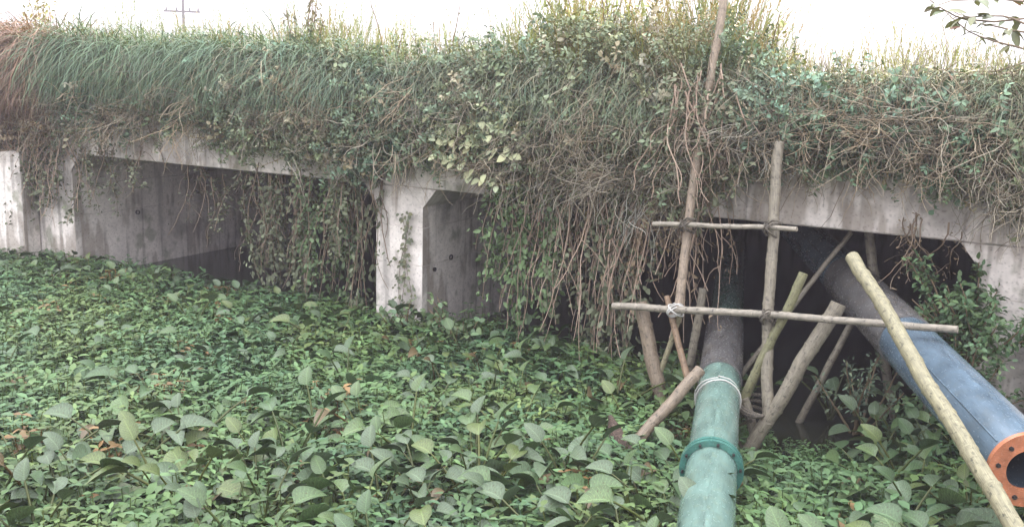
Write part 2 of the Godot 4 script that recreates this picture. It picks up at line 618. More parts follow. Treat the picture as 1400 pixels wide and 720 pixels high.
func build_land() -> void:
	var us := PackedFloat32Array()
	var ws := PackedFloat32Array()
	for k in range(-60, 61):
		us.append(5.0 + k * 0.3 + signf(k) * pow(maxf(0.0, absf(k) - 40.0), 2.0) * 0.9)
		ws.append(-2.0 + k * 0.3 + signf(k) * pow(maxf(0.0, absf(k) - 40.0), 2.0) * 0.9)
	var st := SurfaceTool.new()
	st.begin(Mesh.PRIMITIVE_TRIANGLES)
	for a in us.size():
		for b in ws.size():
			st.add_vertex(Vector3(us[a], land_height(us[a], ws[b]) + noise.get_noise_2d(us[a] * 8, ws[b] * 8) * 0.06, ws[b]))
	var m := ws.size()
	for a in us.size() - 1:
		for b in m - 1:
			var q := a * m + b
			for j in [q, q + m, q + 1, q + 1, q + m, q + m + 1]:
				st.add_index(j)
	st.generate_normals()
	structure("ground", st.commit(), M.soil, place)
	var s := Shape.new()
	s.quad(Vector3(-12, 0, -20), Vector3(22, 0, -20), Vector3(22, 0, 7.0), Vector3(-12, 0, 7.0))
	structure("canal_water", s.mesh(), M.water, place)
	# earth lying on the deck, heaped towards its front edge
	st = SurfaceTool.new()
	st.begin(Mesh.PRIMITIVE_TRIANGLES)
	var nu := 130
	var nw := 50
	for a in nu + 1:
		for b in nw + 1:
			var u := -3.0 + 16.0 * a / nu
			var w := -12.0 + 12.05 * b / nw
			var edge := smoothstep(-2.6, -0.5, w)
			var y := 2.36 + edge * 0.14 + noise.get_noise_2d(u * 14, w * 14) * 0.07 - (0.12 if b == nw else 0.0)
			st.add_vertex(Vector3(u, y, w))
	for a in nu:
		for b in nw:
			var q := a * (nw + 1) + b
			for j in [q, q + nw + 1, q + 1, q + 1, q + nw + 1, q + nw + 2]:
				st.add_index(j)
	st.generate_normals()
	structure("deck_earth", st.commit(), M.soil, place)

func build_culvert() -> void:
	var o := thing("concrete_culvert", "weathered two-span concrete culvert overgrown with grass and hanging vines", "culvert", place)
	var D := -12.0
	# spans: left 0 .. 4.71, right 5.28 .. 10.24
	var s := Shape.new()
	s.box(Vector3(-2.6, SOFFIT, D), Vector3(12.8, 2.1, 0.0), 0.012)
	part("deck_slab", s.mesh(), M.concrete, o)
	s = Shape.new()
	s.box(Vector3(-2.6, 2.102, -0.34), Vector3(12.8, 2.40, -0.045), 0.015)
	part("parapet", s.mesh(), M.concrete, o)
	s = Shape.new()
	s.box(Vector3(-2.6, 2.102, D), Vector3(12.8, 2.40, D + 0.3), 0.015)
	part("parapet", s.mesh(), M.concrete, o)
	# the pier, poured in lifts: each a little off the one below
	var lifts := [[-0.7, 0.78, 0.0], [0.7805, 1.16, 0.004], [1.1605, SOFFIT - 0.002, -0.003]]
	for L in lifts:
		s = Shape.new()
		s.box(Vector3(4.71 + L[2], L[0], D + 0.01), Vector3(5.282 + L[2], L[1], 0.004 + L[2]), 0.004)
		part("pier_lift", s.mesh(), M.concrete, o)
	for L in lifts:
		s = Shape.new()
		s.box(Vector3(-2.6, L[0], D + 0.01), Vector3(0.0 + L[2], L[1], 0.003 + L[2]), 0.004)
		part("abutment_lift", s.mesh(), M.concrete, o)
		s = Shape.new()
		s.box(Vector3(10.24 + L[2], L[0], D + 0.01), Vector3(12.8, L[1], 0.003 + L[2]), 0.004)
		part("abutment_lift", s.mesh(), M.concrete, o)
	# sloped haunches in the upper corners
	for h in [[0.0, 1.0], [4.71, -1.0], [5.28, 1.0], [10.24, -1.0]]:
		s = Shape.new()
		var x: float = h[0] - 0.01 * h[1]
		var e: float = h[0] + 0.15 * h[1]
		var prof := PackedVector2Array([Vector2(x, SOFFIT - 0.2), Vector2(e, SOFFIT - 0.004), Vector2(x, SOFFIT - 0.004)])
		if h[1] < 0:
			prof.reverse()
		s.prism(prof, D + 0.02, -0.003)
		part("haunch", s.mesh(), M.concrete, o)
	# the far ends are walled up
	for e in [[-0.01, 4.72], [5.27, 10.25]]:
		s = Shape.new()
		s.box(Vector3(e[0], -0.7, D - 0.2), Vector3(e[1], SOFFIT - 0.003, D + 0.15), 0.01)
		part("end_wall", s.mesh(), M.concrete, o)
	# weep pipes through the walls
	for p in [[5.282, 0.80, -0.5, 0.028], [5.284, 0.72, -0.2, 0.02], [0.002, 0.72, -0.95, 0.03], [0.0, 0.9, -2.0, 0.028]]:
		var hole := part("weep_pipe", hollow(0.05, p[3], 0.006, 14), M.steel, o, Transform3D(Basis(Vector3.BACK, -PI / 2), Vector3(p[0] - 0.03, p[1], p[2])))
		hole.set_meta("label", "small dark weep pipe in the concrete wall")
	# wing walls
	s = Shape.new()
	s.prism(PackedVector2Array([Vector2(0, -0.7), Vector2(2.4, -0.7), Vector2(2.4, 0.9), Vector2(0.25, 1.55), Vector2(0, 1.55)]), -0.15, 0.15)
	var wing := s.mesh()
	part("wing_wall", wing, M.concrete, o, Transform3D(Basis(Vector3.UP, PI + 0.35), Vector3(-0.62, 0, 0.17)))
	part("wing_wall", wing, M.concrete, o, Transform3D(Basis(Vector3.UP, -0.35), Vector3(10.72, 0, 0.17)))

func build_bamboo() -> void:
	bamboo(Vector3(8.243, 0.947, 0.840), Vector3(8.243, 3.660, 0.090), 0.037, 0.030, "tan", "tall tan bamboo pole rising above the grass into the sky", 0.03, 11)
	bamboo(Vector3(9.061, 0.287, 1.162), Vector3(8.850, 2.241, 0.600), 0.044, 0.038, "grey", "upright grey bamboo pole against the deck edge, beside the tall tan pole", 0.025, 12)
	bamboo(Vector3(7.949, 1.560, 0.700), Vector3(9.097, 1.663, 0.900), 0.021, 0.018, "pale", "short thin crossbar, the higher of two level bamboo bars", 0.01, 13)
	bamboo(Vector3(7.70, 0.89, 0.84), Vector3(10.221, 1.184, 1.250), 0.029, 0.024, "pale", "long pale crossbar, the lower of two level bamboo bars", 0.015, 14)
	bamboo(Vector3(11.243, 0.210, 3.910), Vector3(9.552, 1.572, 1.300), 0.044, 0.045, "olive", "thick olive bamboo prop with a cut top leaning across the blue pipe", 0.02, 15)
	bamboo(Vector3(8.93, 0.02, 1.2), Vector3(9.44, 1.18, 0.96), 0.050, 0.054, "grey", "stout pale grey split bamboo strut slanting between the two pipes", 0.01, 16)
	bamboo(Vector3(8.80, 0.25, 1.08), Vector3(9.18, 1.36, 0.94), 0.037, 0.033, "green", "green bamboo prop slanting up beside the green pipe", 0.01, 17)
	bamboo(Vector3(9.863, -0.484, -0.270), Vector3(9.360, 1.519, -0.500), 0.037, 0.040, "grey", "slim grey bamboo post standing under the deck behind the thick olive prop", 0.02, 18)
	bamboo(Vector3(8.27, -0.1, 0.92), Vector3(7.90, 0.93, 0.74), 0.059, 0.056, "brown", "thick brown post at the left end of the lower crossbar", 0.02, 19)
	bamboo(Vector3(8.38, 0.45, 0.95), Vector3(8.12, 1.02, 0.78), 0.026, 0.024, "rust", "short rusty brown stake slanting down right under the lower crossbar", 0.0, 20)
	bamboo(Vector3(8.09, 0.30, 0.84), Vector3(8.25, 0.93, 0.76), 0.023, 0.021, "olive", "short yellowish stake crossing the rusty brown stake", 0.0, 21)
	bamboo(Vector3(8.223, -0.035, 2.200), Vector3(8.640, 0.690, 1.450), 0.040, 0.042, "brown", "weathered brown pole lying aslant left of the green pipe", 0.03, 22)
	bamboo(Vector3(9.87, -0.1, 0.25), Vector3(10.12, 0.72, 0.3), 0.026, 0.024, "grey", "thin grey strut crossing the slim post low behind the blue pipe", 0.0, 23)
	bamboo(Vector3(8.50, 0.15, 0.25), Vector3(9.25, 1.5, -0.35), 0.023, 0.019, "grey", "thin strut slanting up inside the opening behind the green bamboo prop", 0.02, 24)
	bamboo(Vector3(9.05, -0.1, 0.2), Vector3(9.42, 0.95, -0.1), 0.030, 0.026, "grey", "short strut in the shade under the blue pipe", 0.0, 25)
	bamboo(Vector3(8.16, -0.1, 0.4), Vector3(8.24, 1.0, 0.25), 0.035, 0.035, "grey", "grey post in the shade close along the left of the green pipe", 0.0, 26)
	bamboo(Vector3(9.06, -0.1, 1.05), Vector3(8.86, 0.42, 1.1), 0.037, 0.035, "grey", "short grey stub standing under the knot of the crossed poles", 0.0, 27)
	# a broken branch stub among the weeds
	rng.seed = 77
	var o := thing("broken_branch", "pinkish brown broken branch stub poking out of the weeds", "branch", place * Transform3D(Basis.IDENTITY, Vector3(8.370, 0.042, 2.000)))
	var s := Shape.new()
	s.tube(PackedVector3Array([Vector3(0.08, -0.3, 0), Vector3(0.0, 0.06, 0), Vector3(-0.07, 0.16, -0.02), Vector3(-0.15, 0.27, -0.06), Vector3(-0.20, 0.36, -0.08)]), PackedFloat32Array([0.05, 0.055, 0.06, 0.05, 0.012]), 9)
	part("stub", s.mesh(), M.wood, o)
	s = Shape.new()
	s.tube(PackedVector3Array([Vector3(0.01, 0.02, 0.0), Vector3(0.07, 0.10, 0.03), Vector3(0.13, 0.14, 0.06)]), PackedFloat32Array([0.035, 0.026, 0.008]), 7)
	part("side_shoot", s.mesh(), M.wood, o)
	# bindings where the poles cross
	# where two poles cross: the middle, the line from one pole's core to the other's, how far apart they are
	var ties := [
		[Vector3(8.235, 0.940, 0.885), Vector3(-0.185, 0.262, 0.947), 0.085, "rope", "pale cord lashing the tall tan pole to the lower crossbar"],
		[Vector3(8.974, 1.025, 0.999), Vector3(-0.184, 0.253, 0.950), 0.098, "bark", "pale cord lashing the upright grey pole to the lower crossbar"],
		[Vector3(8.908, 1.633, 0.822), Vector3(-0.188, 0.253, 0.949), 0.092, "bark", "bark strip lashing the upright grey pole to the higher crossbar"],
		[Vector3(8.235, 1.574, 0.709), Vector3(-0.188, 0.262, 0.947), 0.083, "bark", "bark strip lashing the tall tan pole to the higher crossbar"]]
	for t in ties:
		var k := thing("lashing", t[4], "cord", place * aim(t[0], t[0] + t[1]), "cords tying the bamboo poles")
		rng.seed = 60 + ties.find(t)
		for j in 5:
			# a wrap that runs round both poles on the slant
			var s2 := Shape.new()
			var pts := PackedVector3Array()
			var rad := PackedFloat32Array()
			var slant := (PI / 4 if j % 2 == 0 else -PI / 4) + rr(-0.15, 0.15)
			var side := Vector3(cos(slant), 0, sin(slant))
			var shift := Vector3(-sin(slant), 0, cos(slant)) * rr(-0.02, 0.02)
			for e in 21:
				var a := TAU * e / 20
				pts.append(side * (cos(a) * rr(0.060, 0.066)) + Vector3(0, sin(a) * (t[2] * 0.5 + 0.046), 0) + shift)
				rad.append(0.006)
			s2.tube(pts, rad, 5)
			part("wrap", s2.mesh(), M[t[3]], k)
		var q := Shape.new()
		q.tube(PackedVector3Array([Vector3(0.03, t[2] * 0.5 + 0.04, 0), Vector3(0.05, t[2] * 0.5 + 0.07, 0.04), Vector3(0.04, t[2] * 0.5 + 0.06, 0.12)]), PackedFloat32Array([0.006, 0.005, 0.003]), 5)
		part("loose_end", q.mesh(), M[t[3]], k)
	var at := Vector3(8.95, 0.34, 1.10)
	var b := thing("bark_binding", "pale bark strip wound round the knot of crossed poles", "cord", place * aim(at, at + Vector3(0.1, 1, 0.1)))
	for k in 3:
		part("loop", ring(0.105 + 0.006 * k, 0.014, 1.0, 0.02, 30 + k), M.bark, b, Transform3D(Basis(Vector3(1, 0, 0.3).normalized(), -0.3 + 0.3 * k), Vector3(0, 0.02 * k, 0)))
	s = Shape.new()
	var strip := PackedVector3Array([Vector3(0.02, -0.02, 0.11), Vector3(-0.06, -0.07, 0.15), Vector3(-0.1, -0.11, 0.17), Vector3(-0.05, -0.15, 0.2), Vector3(0.03, -0.22, 0.21), Vector3(0.05, -0.31, 0.2)])
	s.blade(strip, 0.05, Vector3(0.5, 0.8, 0.2), Color.WHITE)
	var back := PackedVector3Array()
	for p in strip:
		back.append(p + Vector3(0, 0, -0.006))
	s.blade(back, 0.05, Vector3(0.5, 0.8, 0.2), Color.WHITE)
	part("hanging_strip", s.mesh(), M.bark, b)

func build_pipes() -> void:
	# the green pipe: from deep under the deck out over the weeds, dipping a little
	var far := Vector3(7.35, 0.70, -3.6)
	var near := Vector3(9.46, 0.36, 3.85)
	var L := far.distance_to(near)
	var o := thing("green_pipe", "green painted discharge pipe coming out from under the deck", "pipe", place * aim(far, near))
	part("pipe_wall", hollow(L, 0.15, 0.012), M.paint_green, o)
	var sleeve := part("dusty_sleeve", hollow(1.35, 0.162, 0.011), M.paint_grey, o, Transform3D(Basis.IDENTITY, Vector3(0, L - 4.3, 0)))
	sleeve.set_meta("label", "grey dusty sleeve round the pipe near the deck")
	for h in [L - 1.47, L - 1.43]:
		var f := part("flange", hollow(0.03, 0.188, 0.036), M.paint_teal, o, Transform3D(Basis.IDENTITY, Vector3(0, h, 0)))
		f.set_meta("label", "teal bolted flange")
	for k in 10:
		var a := TAU * (k + 0.3) / 10
		var s := Shape.new()
		s.tube(PackedVector3Array([Vector3(0, -0.02, 0), Vector3(0, 0.095, 0)]), PackedFloat32Array([0.009, 0.009]), 6)
		part("bolt", s.mesh(), M.steel, o, Transform3D(Basis.IDENTITY, Vector3(cos(a) * 0.169, L - 1.475, sin(a) * 0.169)))
	# cord round it
	var c := thing("white_cord", "white cord slung round the green pipe", "cord", place * aim(far, near) * Transform3D(Basis(Vector3(1, 0, 0), 0.12), Vector3(0, L - 2.55, 0)))
	part("loop", ring(0.157, 0.006, 1.0, 0.0, 8), M.rope, c)
	part("loop", ring(0.157, 0.005, 1.0, 0.02, 9), M.rope, c, Transform3D(Basis(Vector3(0, 0, 1), 0.16), Vector3(0, -0.1, 0)))
	# the blue pipe: higher, ending in an orange flange near the camera
	far = Vector3(7.72, 1.28, -3.8)
	near = Vector3(10.69, 0.81, 2.5)
	L = far.distance_to(near)
	o = thing("blue_pipe", "blue painted discharge pipe with an orange flange on its open end", "pipe", place * aim(far, near))
	part("pipe_wall", hollow(L, 0.182, 0.015), M.paint_blue, o)
	var fl := part("end_flange", hollow(0.03, 0.2, 0.09), M.paint_orange, o, Transform3D(Basis.IDENTITY, Vector3(0, L - 0.005, 0)))
	fl.set_meta("label", "orange flange with dark bolts")
	for k in 9:
		var a := TAU * k / 9
		var s := Shape.new()
		s.tube(PackedVector3Array([Vector3(0, 0, 0), Vector3(0, 0.012, 0)]), PackedFloat32Array([0.013, 0.012]), 6)
		part("bolt", s.mesh(), M.steel, o, Transform3D(Basis.IDENTITY, Vector3(cos(a) * 0.155, L + 0.024, sin(a) * 0.155)))
	var sl := part("dusty_sleeve", hollow(1.6, 0.194, 0.012), M.paint_grey, o, Transform3D(Basis.IDENTITY, Vector3(0, L - 3.5, 0)))
	sl.set_meta("label", "grey dusty sleeve round the pipe near the deck")
	var sh := Shape.new()
	sh.tube(PackedVector3Array([Vector3(0, 0, 0), Vector3(0, L - 0.05, 0)]), PackedFloat32Array([0.005, 0.005]), 6)
	part("weld_seam", sh.mesh(), M.paint_blue, o, Transform3D(Basis.IDENTITY, Vector3(0.12, 0, -0.137)))

# ---------------------------------------------------------------- plants on the deck and its face
func build_deck_plants() -> void:
	var green := Color(0.180, 0.264, 0.162)
	var blue := Color(0.17, 0.245, 0.18)
	var olive := Color(0.240, 0.264, 0.168)
	var dry := Color(0.360, 0.306, 0.228)
	var grey := Color(0.288, 0.270, 0.222)
	var red := Color(0.38, 0.23, 0.19)
	var lemon := Color(0.27, 0.31, 0.10)
	# long grass spilling over the edge
	for variant in 3:
		var mesh := grass_tuft(100 + variant, 22, [0.95, 0.75, 1.1][variant], 0.4, 0.011)
		rng.seed = 200 + variant
		var at := []
		var col := []
		while at.size() < 1150:
			var u := rr(-2.6, 12.6)
			var wgt := ramp([[-1.0, 0.9], [0.2, 1.0], [2.6, 1.0], [3.6, 0.4], [5, 0.22], [6.5, 0.22], [8.5, 0.15], [12, 0.2]], u)
			if rng.randf() > wgt:
				continue
			var y := rr(2.1, 2.62)
			var w := rr(-0.5, 0.06) if y > 2.42 else rr(0.0, 0.1)
			var room := (y - low_edge(u)) / 0.72
			at.append(spun(rr(-1.1, 1.1), Vector3(rr(-0.3, 0.3), 0, rr(-0.4, 0.4)), clampf(room, 0.35, 1.2 - 0.45 * smoothstep(3.0, 5.0, u)) * rr(0.8, 1.1), Vector3(u, y, w)))
			var k := noise.get_noise_2d(u * 40, y * 30)
			var base := green.lerp(blue, clampf(0.5 + k * 1.5, 0, 1))
			base = base.lerp(olive, smoothstep(6.5, 10.0, u) * 0.7)
			if u < 0.15 + k * 0.5:
				base = red if rng.randf() < 0.8 else dry
			elif rng.randf() < 0.07:
				base = dry
			col.append(jitter(base, 0.22))
		stuff("hanging_grass", mesh, M.grass, at, col, null, ["long green grass spilling over the deck edge", "shorter green grass spilling over the deck edge", "longest green grass cascading over the deck edge"][variant], "grass")
	# dead thatch underneath
	for variant in 2:
		var mesh := grass_tuft(110 + variant, 20, 0.8, 0.3, 0.007, 0.1)
		rng.seed = 210 + variant
		var at := []
		var col := []
		for k in 750:
			var u := rr(-2.6, 12.6)
			var y := rr(low_edge(u) + 0.15, 2.5)
			at.append(spun(rr(-0.6, 0.6), Vector3(rr(-0.2, 0.3), 0, rr(-0.3, 0.3)), clampf((y - low_edge(u)) / 0.55, 0.25, 1.0) * rr(0.8, 1.15), Vector3(u, y, rr(0.0, 0.07))))
			col.append(jitter(red if u < -0.1 else (dry if rng.randf() < 0.35 else grey).lerp(green, 0.5 if u < 3.0 else 0.2), 0.25))
		stuff("dead_thatch", mesh, M.dry, at, col, null, ["dry brown thatch hanging down the deck face", "dry grey thatch hanging under the green grass"][variant], "dry grass")
	# leafy shoots over the face
	for variant in 3:
		var mesh := sprig(120 + variant, [0.34, 0.42, 0.3][variant], [22, 26, 16][variant], [0.036, 0.045, 0.055][variant], [0.4, 0.5, 0.6][variant], 0.5, 2)
		rng.seed = 220 + variant
		var at := []
		var col := []
		while at.size() < 1700:
			var u := rr(-2.6, 12.6)
			var wgt := ramp([[-1.5, 0.5], [0, 0.16], [2.4, 0.2], [3.4, 0.8], [4.5, 1.0], [8.2, 1.0], [9, 0.7], [12, 0.8]], u)
			if rng.randf() > wgt:
				continue
			var y := rr(low_edge(u) + 0.05, top_edge(u) - 0.3)
			var bulge := 0.12 + 0.2 * sin(PI * clampf((y - low_edge(u)) / (top_edge(u) - low_edge(u)), 0, 1)) + noise.get_noise_2d(u * 30, y * 30) * 0.15
			var w := rr(0.02, maxf(0.08, bulge)) if y < 2.5 else rr(-0.7, bulge)
			var tilt := Vector3(rr(0.4, 2.6), rr(-0.6, 0.6), rr(-0.9, 0.9))
			if y > 2.5:
				tilt = Vector3(rr(-0.6, 1.2), 0, rr(-0.8, 0.8))
			at.append(spun(rr(0, TAU), tilt, rr(0.6, 1.15), Vector3(u, y, w)))
			var k := noise.get_noise_2d(u * 25 + 300, y * 25)
			var base := green.lerp(blue, clampf(0.5 + k * 1.6, 0, 1)).lerp(olive, clampf(0.3 + 0.35 * smoothstep(5.0, 8.0, u) + noise.get_noise_2d(u * 18, y * 18 + 500) * 1.6, 0, 0.9))
			if rng.randf() < 0.12:
				base = dry
			if u < 0.0 and y < 2.5:
				base = red.lerp(olive, 0.4)
			col.append(jitter(base, 0.25))
		stuff("leafy_weed", mesh, M.leaf, at, col, null, ["small-leaved creeping weeds over the deck face", "oval-leaved creeping weeds over the deck face", "broader-leaved creeping weeds over the deck face"][variant], "weeds")
	# dry tangled shoots, thick on the right
	for variant in 2:
		var mesh := tangle(130 + variant, 0.55, 14, 0.16)
		rng.seed = 230 + variant
		var at := []
		var col := []
		while at.size() < 430:
			var u := rr(-2.6, 12.6)
			var wgt := ramp([[-1.5, 0.35], [3, 0.2], [6, 0.35], [7.6, 0.8], [8.6, 1.0], [12, 1.0]], u)
			if rng.randf() > wgt:
				continue
			var y := rr(low_edge(u) + 0.1, minf(2.6, top_edge(u) - 0.1))
			at.append(spun(rr(0, TAU), Vector3(rr(0.3, 2.9), 0, rr(-1.2, 1.2)), rr(0.6, 1.2), Vector3(u, y, rr(0.05, 0.42) if y < 2.45 else rr(-0.4, 0.35))))
			col.append(jitter(grey.lerp(dry, rng.randf()), 0.25))
		stuff("dry_tangle", mesh, M.dry, at, col, null, ["dry twiggy stems tangled through the creepers", "dry curled stems tangled over the deck face"][variant], "dry stems")
	# grass standing along the top, catching the light
	for variant in 3:
		var mesh := upright_tuft(140 + variant, 26, [0.42, 0.55, 0.5][variant], 0.007, [0.35, 0.5, 0.25][variant])
		rng.seed = 240 + variant
		var at := []
		var col := []
		for k in 1150:
			var u := rr(-2.6, 12.2)
			var w := rr(-1.9, 0.08)
			var tall := (top_edge(u) - 2.48) / 0.5 * (0.85 + noise.get_noise_2d(u * 30, w * 30) * 0.6)
			at.append(spun(rr(0, TAU), Vector3(rr(-0.2, 0.3), 0, rr(-0.2, 0.2)), clampf(tall, 0.4, 2.2) * rr(0.75, 1.1), Vector3(u, 2.46, w)))
			var p := noise.get_noise_2d(u * 20, w * 20 + 90)
			var base := green.lerp(lemon, clampf(0.55 + p * 1.4, 0, 1))
			if rng.randf() < 0.2 + 0.3 * smoothstep(6.4, 7.0, u) * (1.0 - smoothstep(8.4, 8.8, u)):
				base = Color(0.3, 0.26, 0.15)
			col.append(jitter(base, 0.2))
		stuff("standing_grass", mesh, M.grass, at, col, null, ["yellow-green grass standing along the deck top", "taller yellow-green grass leaning along the deck top", "fine upright grass along the deck top"][variant], "grass")

# a shrub: stems from its foot, each with shoots of leaves
func shrub(called: String, label: String, category: String, at: Vector3, stems: int, tall: float, spread: float, leaf_len: float, ratio: float, leaves: int, base: Color, seed_: int, lean := Vector3.ZERO, stem_col := Color(0.2, 0.15, 0.1), group := "") -> Node3D:
	rng.seed = seed_
	var o := thing(called, label, category, place * Transform3D(Basis.IDENTITY, at), group)
	var lv := Shape.new()
	for k in stems:
		var s := Shape.new()
		var p := Vector3(rr(-0.05, 0.05), -0.05, rr(-0.05, 0.05))
		var d := (Vector3(rng.randfn() * spread, 1.0, rng.randfn() * spread) + lean).normalized()
		var pts := PackedVector3Array([p])
		var rad := PackedFloat32Array([0.011])
		var L := tall * rr(0.6, 1.1)
		for t in 8:
			d = (d + rdir() * 0.12 + lean * 0.06).normalized()
			p += d * L / 8.0
			pts.append(p)
			rad.append(0.011 - 0.0011 * t)
		s.tube(pts, rad, 5, stem_col)
		part("stem", s.mesh(), M.dry, o)
		for j in leaves:
			var t := pow(rng.randf(), 0.7) * 5.9 + 2.0
			var a := int(t)
			var q := pts[a].lerp(pts[mini(a + 1, 8)], t - a)
			var dir := (rdir() + Vector3(0, 0.1, 0)).normalized()
			q += dir * rr(0.0, 0.07)
			var l := leaf_len * rr(0.6, 1.15)
			lv.leaf(q, dir, (Vector3.UP + rdir() * 0.8).normalized(), l, l * ratio, rr(0.0, 0.3), jitter(base, 0.3), 0.14, 4)
	part("foliage", lv.mesh(), M.leaf, o)
	return o

func build_shrubs() -> void:
	shrub("shrub", "yellow-green bush at the far left on top of the bank", "bush", Vector3(-1.4, 2.4, -0.7), 11, 1.25, 0.3, 0.07, 0.5, 40, Color(0.27, 0.26, 0.1), 301)
	shrub("tall_weed", "tall feathery brownish weed above the left span", "weed", Vector3(3.6, 2.4, -0.2), 9, 1.3, 0.13, 0.055, 0.4, 60, Color(0.2, 0.19, 0.12), 302)
	shrub("tall_weed", "thin bare-stemmed weed standing against the sky above the pier", "weed", Vector3(4.75, 2.4, -0.2), 2, 1.25, 0.05, 0.03, 0.3, 6, Color(0.16, 0.16, 0.09), 303)
	shrub("tall_weed", "small spindly weed just right of the thin bare-stemmed one", "weed", Vector3(5.35, 2.4, -0.15), 4, 0.95, 0.2, 0.03, 0.4, 10, Color(0.15, 0.15, 0.08), 304)
	shrub("shrub", "pale yellow-green bush rising highest above the middle of the deck", "bush", Vector3(6.9, 2.4, -0.7), 13, 1.25, 0.4, 0.06, 0.42, 42, Color(0.28, 0.3, 0.11), 305)
	shrub("shrub", "straw-coloured bush just left of the tall tan pole", "bush", Vector3(7.75, 2.4, -0.6), 12, 1.15, 0.35, 0.055, 0.35, 40, Color(0.33, 0.3, 0.14), 306)
	shrub("shrub", "yellowish bush just right of the tall tan pole", "bush", Vector3(8.35, 2.4, -0.7), 8, 0.85, 0.28, 0.06, 0.4, 36, Color(0.28, 0.29, 0.11), 307)
	shrub("shrub", "low leafy bush on the deck below the overhanging sapling", "bush", Vector3(9.55, 2.4, -0.2), 7, 0.5, 0.5, 0.06, 0.5, 26, Color(0.12, 0.15, 0.07), 308)
	# sapling at the right whose thin branch hangs out over the grass
	rng.seed = 320
	var o := thing("sapling", "slender sapling with sparse dark leaves at the upper right", "tree", place * Transform3D(Basis.IDENTITY, Vector3(10.42, 2.4, -0.2)))
	var s := Shape.new()
	s.tube(PackedVector3Array([Vector3(0, -0.05, 0), Vector3(0.02, 0.5, 0), Vector3(-0.05, 1.0, 0.03), Vector3(-0.1, 1.7, 0.05)]), PackedFloat32Array([0.024, 0.02, 0.015, 0.006]), 7, Color(0.2, 0.16, 0.12))
	part("trunk", s.mesh(), M.dry, o)
	var lv := Shape.new()
	for k in 9:
		s = Shape.new()
		var p := Vector3(-0.03, 0.42 + k * 0.06, 0.02)
		var d := Vector3(-1.0 if k % 4 != 3 else 0.8, rr(-0.15, 0.4), rr(-0.3, 0.3)).normalized()
		var pts := PackedVector3Array([p])
		var rad := PackedFloat32Array([0.006])
		var L := rr(0.5, 1.15)
		for t in 8:
			d = (d + rdir() * 0.3 + Vector3(0, -0.02, 0)).normalized()
			p += d * L / 8.0
			pts.append(p)
			rad.append(0.008 - 0.0008 * t)
		s.tube(pts, rad, 5, Color(0.2, 0.16, 0.12))
		part("branch", s.mesh(), M.dry, o)
		for j in 12:
			var t := rr(1.5, 7.9)
			var q := pts[int(t)].lerp(pts[mini(int(t) + 1, 8)], t - int(t))
			var l := rr(0.08, 0.15)
			lv.leaf(q, Vector3(rng.randfn(), rr(-0.7, 0.2), rng.randfn()), (Vector3.UP + rdir() * 0.5).normalized(), l, l * 0.42, rr(0.1, 0.3), jitter(Color(0.15, 0.165, 0.105) if rng.randf() < 0.93 else Color(0.26, 0.15, 0.12), 0.2), 0.12, 5)
	part("crown", lv.mesh(), M.leaf, o)
	# pale creeper on the face, right of the pier
	rng.seed = 330
	o = thing("pale_creeper", "pale broad-leaved creeper on the deck face right of the pier", "creeper", place * Transform3D(Basis.IDENTITY, Vector3(6.1, 2.25, 0.5)))
	for k in 5:
		s = Shape.new()
		var p := Vector3(-0.45, 0.0 - k * 0.06, -0.05)
		var d := Vector3(1, rr(-0.3, 0.35), 0.05)
		var pts := PackedVector3Array([p])
		var rad := PackedFloat32Array([0.005])
		for t in 8:
			d = (d + rdir() * 0.3).normalized()
			d.z = absf(d.z) * 0.2
			p += d * 0.125
			pts.append(p)
			rad.append(0.004)
		s.tube(pts, rad, 4, Color(0.2, 0.2, 0.1))
		part("stem", s.mesh(), M.dry, o)
		for j in 15:
			var t := rr(0, 7.9)
			var q := pts[int(t)].lerp(pts[mini(int(t) + 1, 8)], t - int(t)) + rdir() * 0.05
			lv = Shape.new()
			var l := rr(0.06, 0.11)
			lv.leaf(Vector3.ZERO, Vector3(rng.randfn() * 0.7, -0.5, 0.6), (Vector3(0, 0.8, 0.7) + rdir() * 0.4).normalized(), l, l * 0.75, rr(0.1, 0.3), jitter(Color(0.32, 0.35, 0.22), 0.2), 0.12, 5)
			part("leaf", lv.mesh(), M.leaf, o, Transform3D(Basis.IDENTITY, q))
	# climber over the right abutment
	shrub("climber", "dense green climber over the right corner of the right span", "creeper", Vector3(10.28, 0.75, 0.22), 16, 0.85, 0.55, 0.055, 0.55, 110, Color(0.085, 0.14, 0.065), 340, Vector3(-0.12, 0, 0.1))
	shrub("climber", "low green climber between the blue pipe and the right abutment", "creeper", Vector3(10.2, 0.3, 0.3), 14, 0.75, 0.6, 0.05, 0.55, 100, Color(0.09, 0.145, 0.07), 341, Vector3(0.0, 0, 0.1))
	shrub("tall_weed", "leafy weed clump rising at the foot of the pier", "weed", Vector3(5.35, 0.1, 0.3), 9, 0.5, 0.45, 0.07, 0.65, 16, Color(0.12, 0.175, 0.09), 347)
	shrub("tall_weed", "leafy weed clump right of the foot of the pier", "weed", Vector3(5.95, 0.1, 0.35), 10, 0.6, 0.45, 0.08, 0.65, 16, Color(0.115, 0.17, 0.085), 348)
	shrub("feathery_weed", "spindly grey-green weed growing in the dark under the blue pipe", "weed", Vector3(9.55, 0.1, 0.35), 9, 0.75, 0.4, 0.045, 0.4, 60, Color(0.1, 0.14, 0.09), 342)
	shrub("feathery_weed", "small weed silhouetted against the dark opening near the right abutment", "weed", Vector3(10.15, 0.95, 0.25), 5, 0.5, 0.5, 0.04, 0.35, 18, Color(0.1, 0.14, 0.08), 343, Vector3(-0.3, 0, 0))

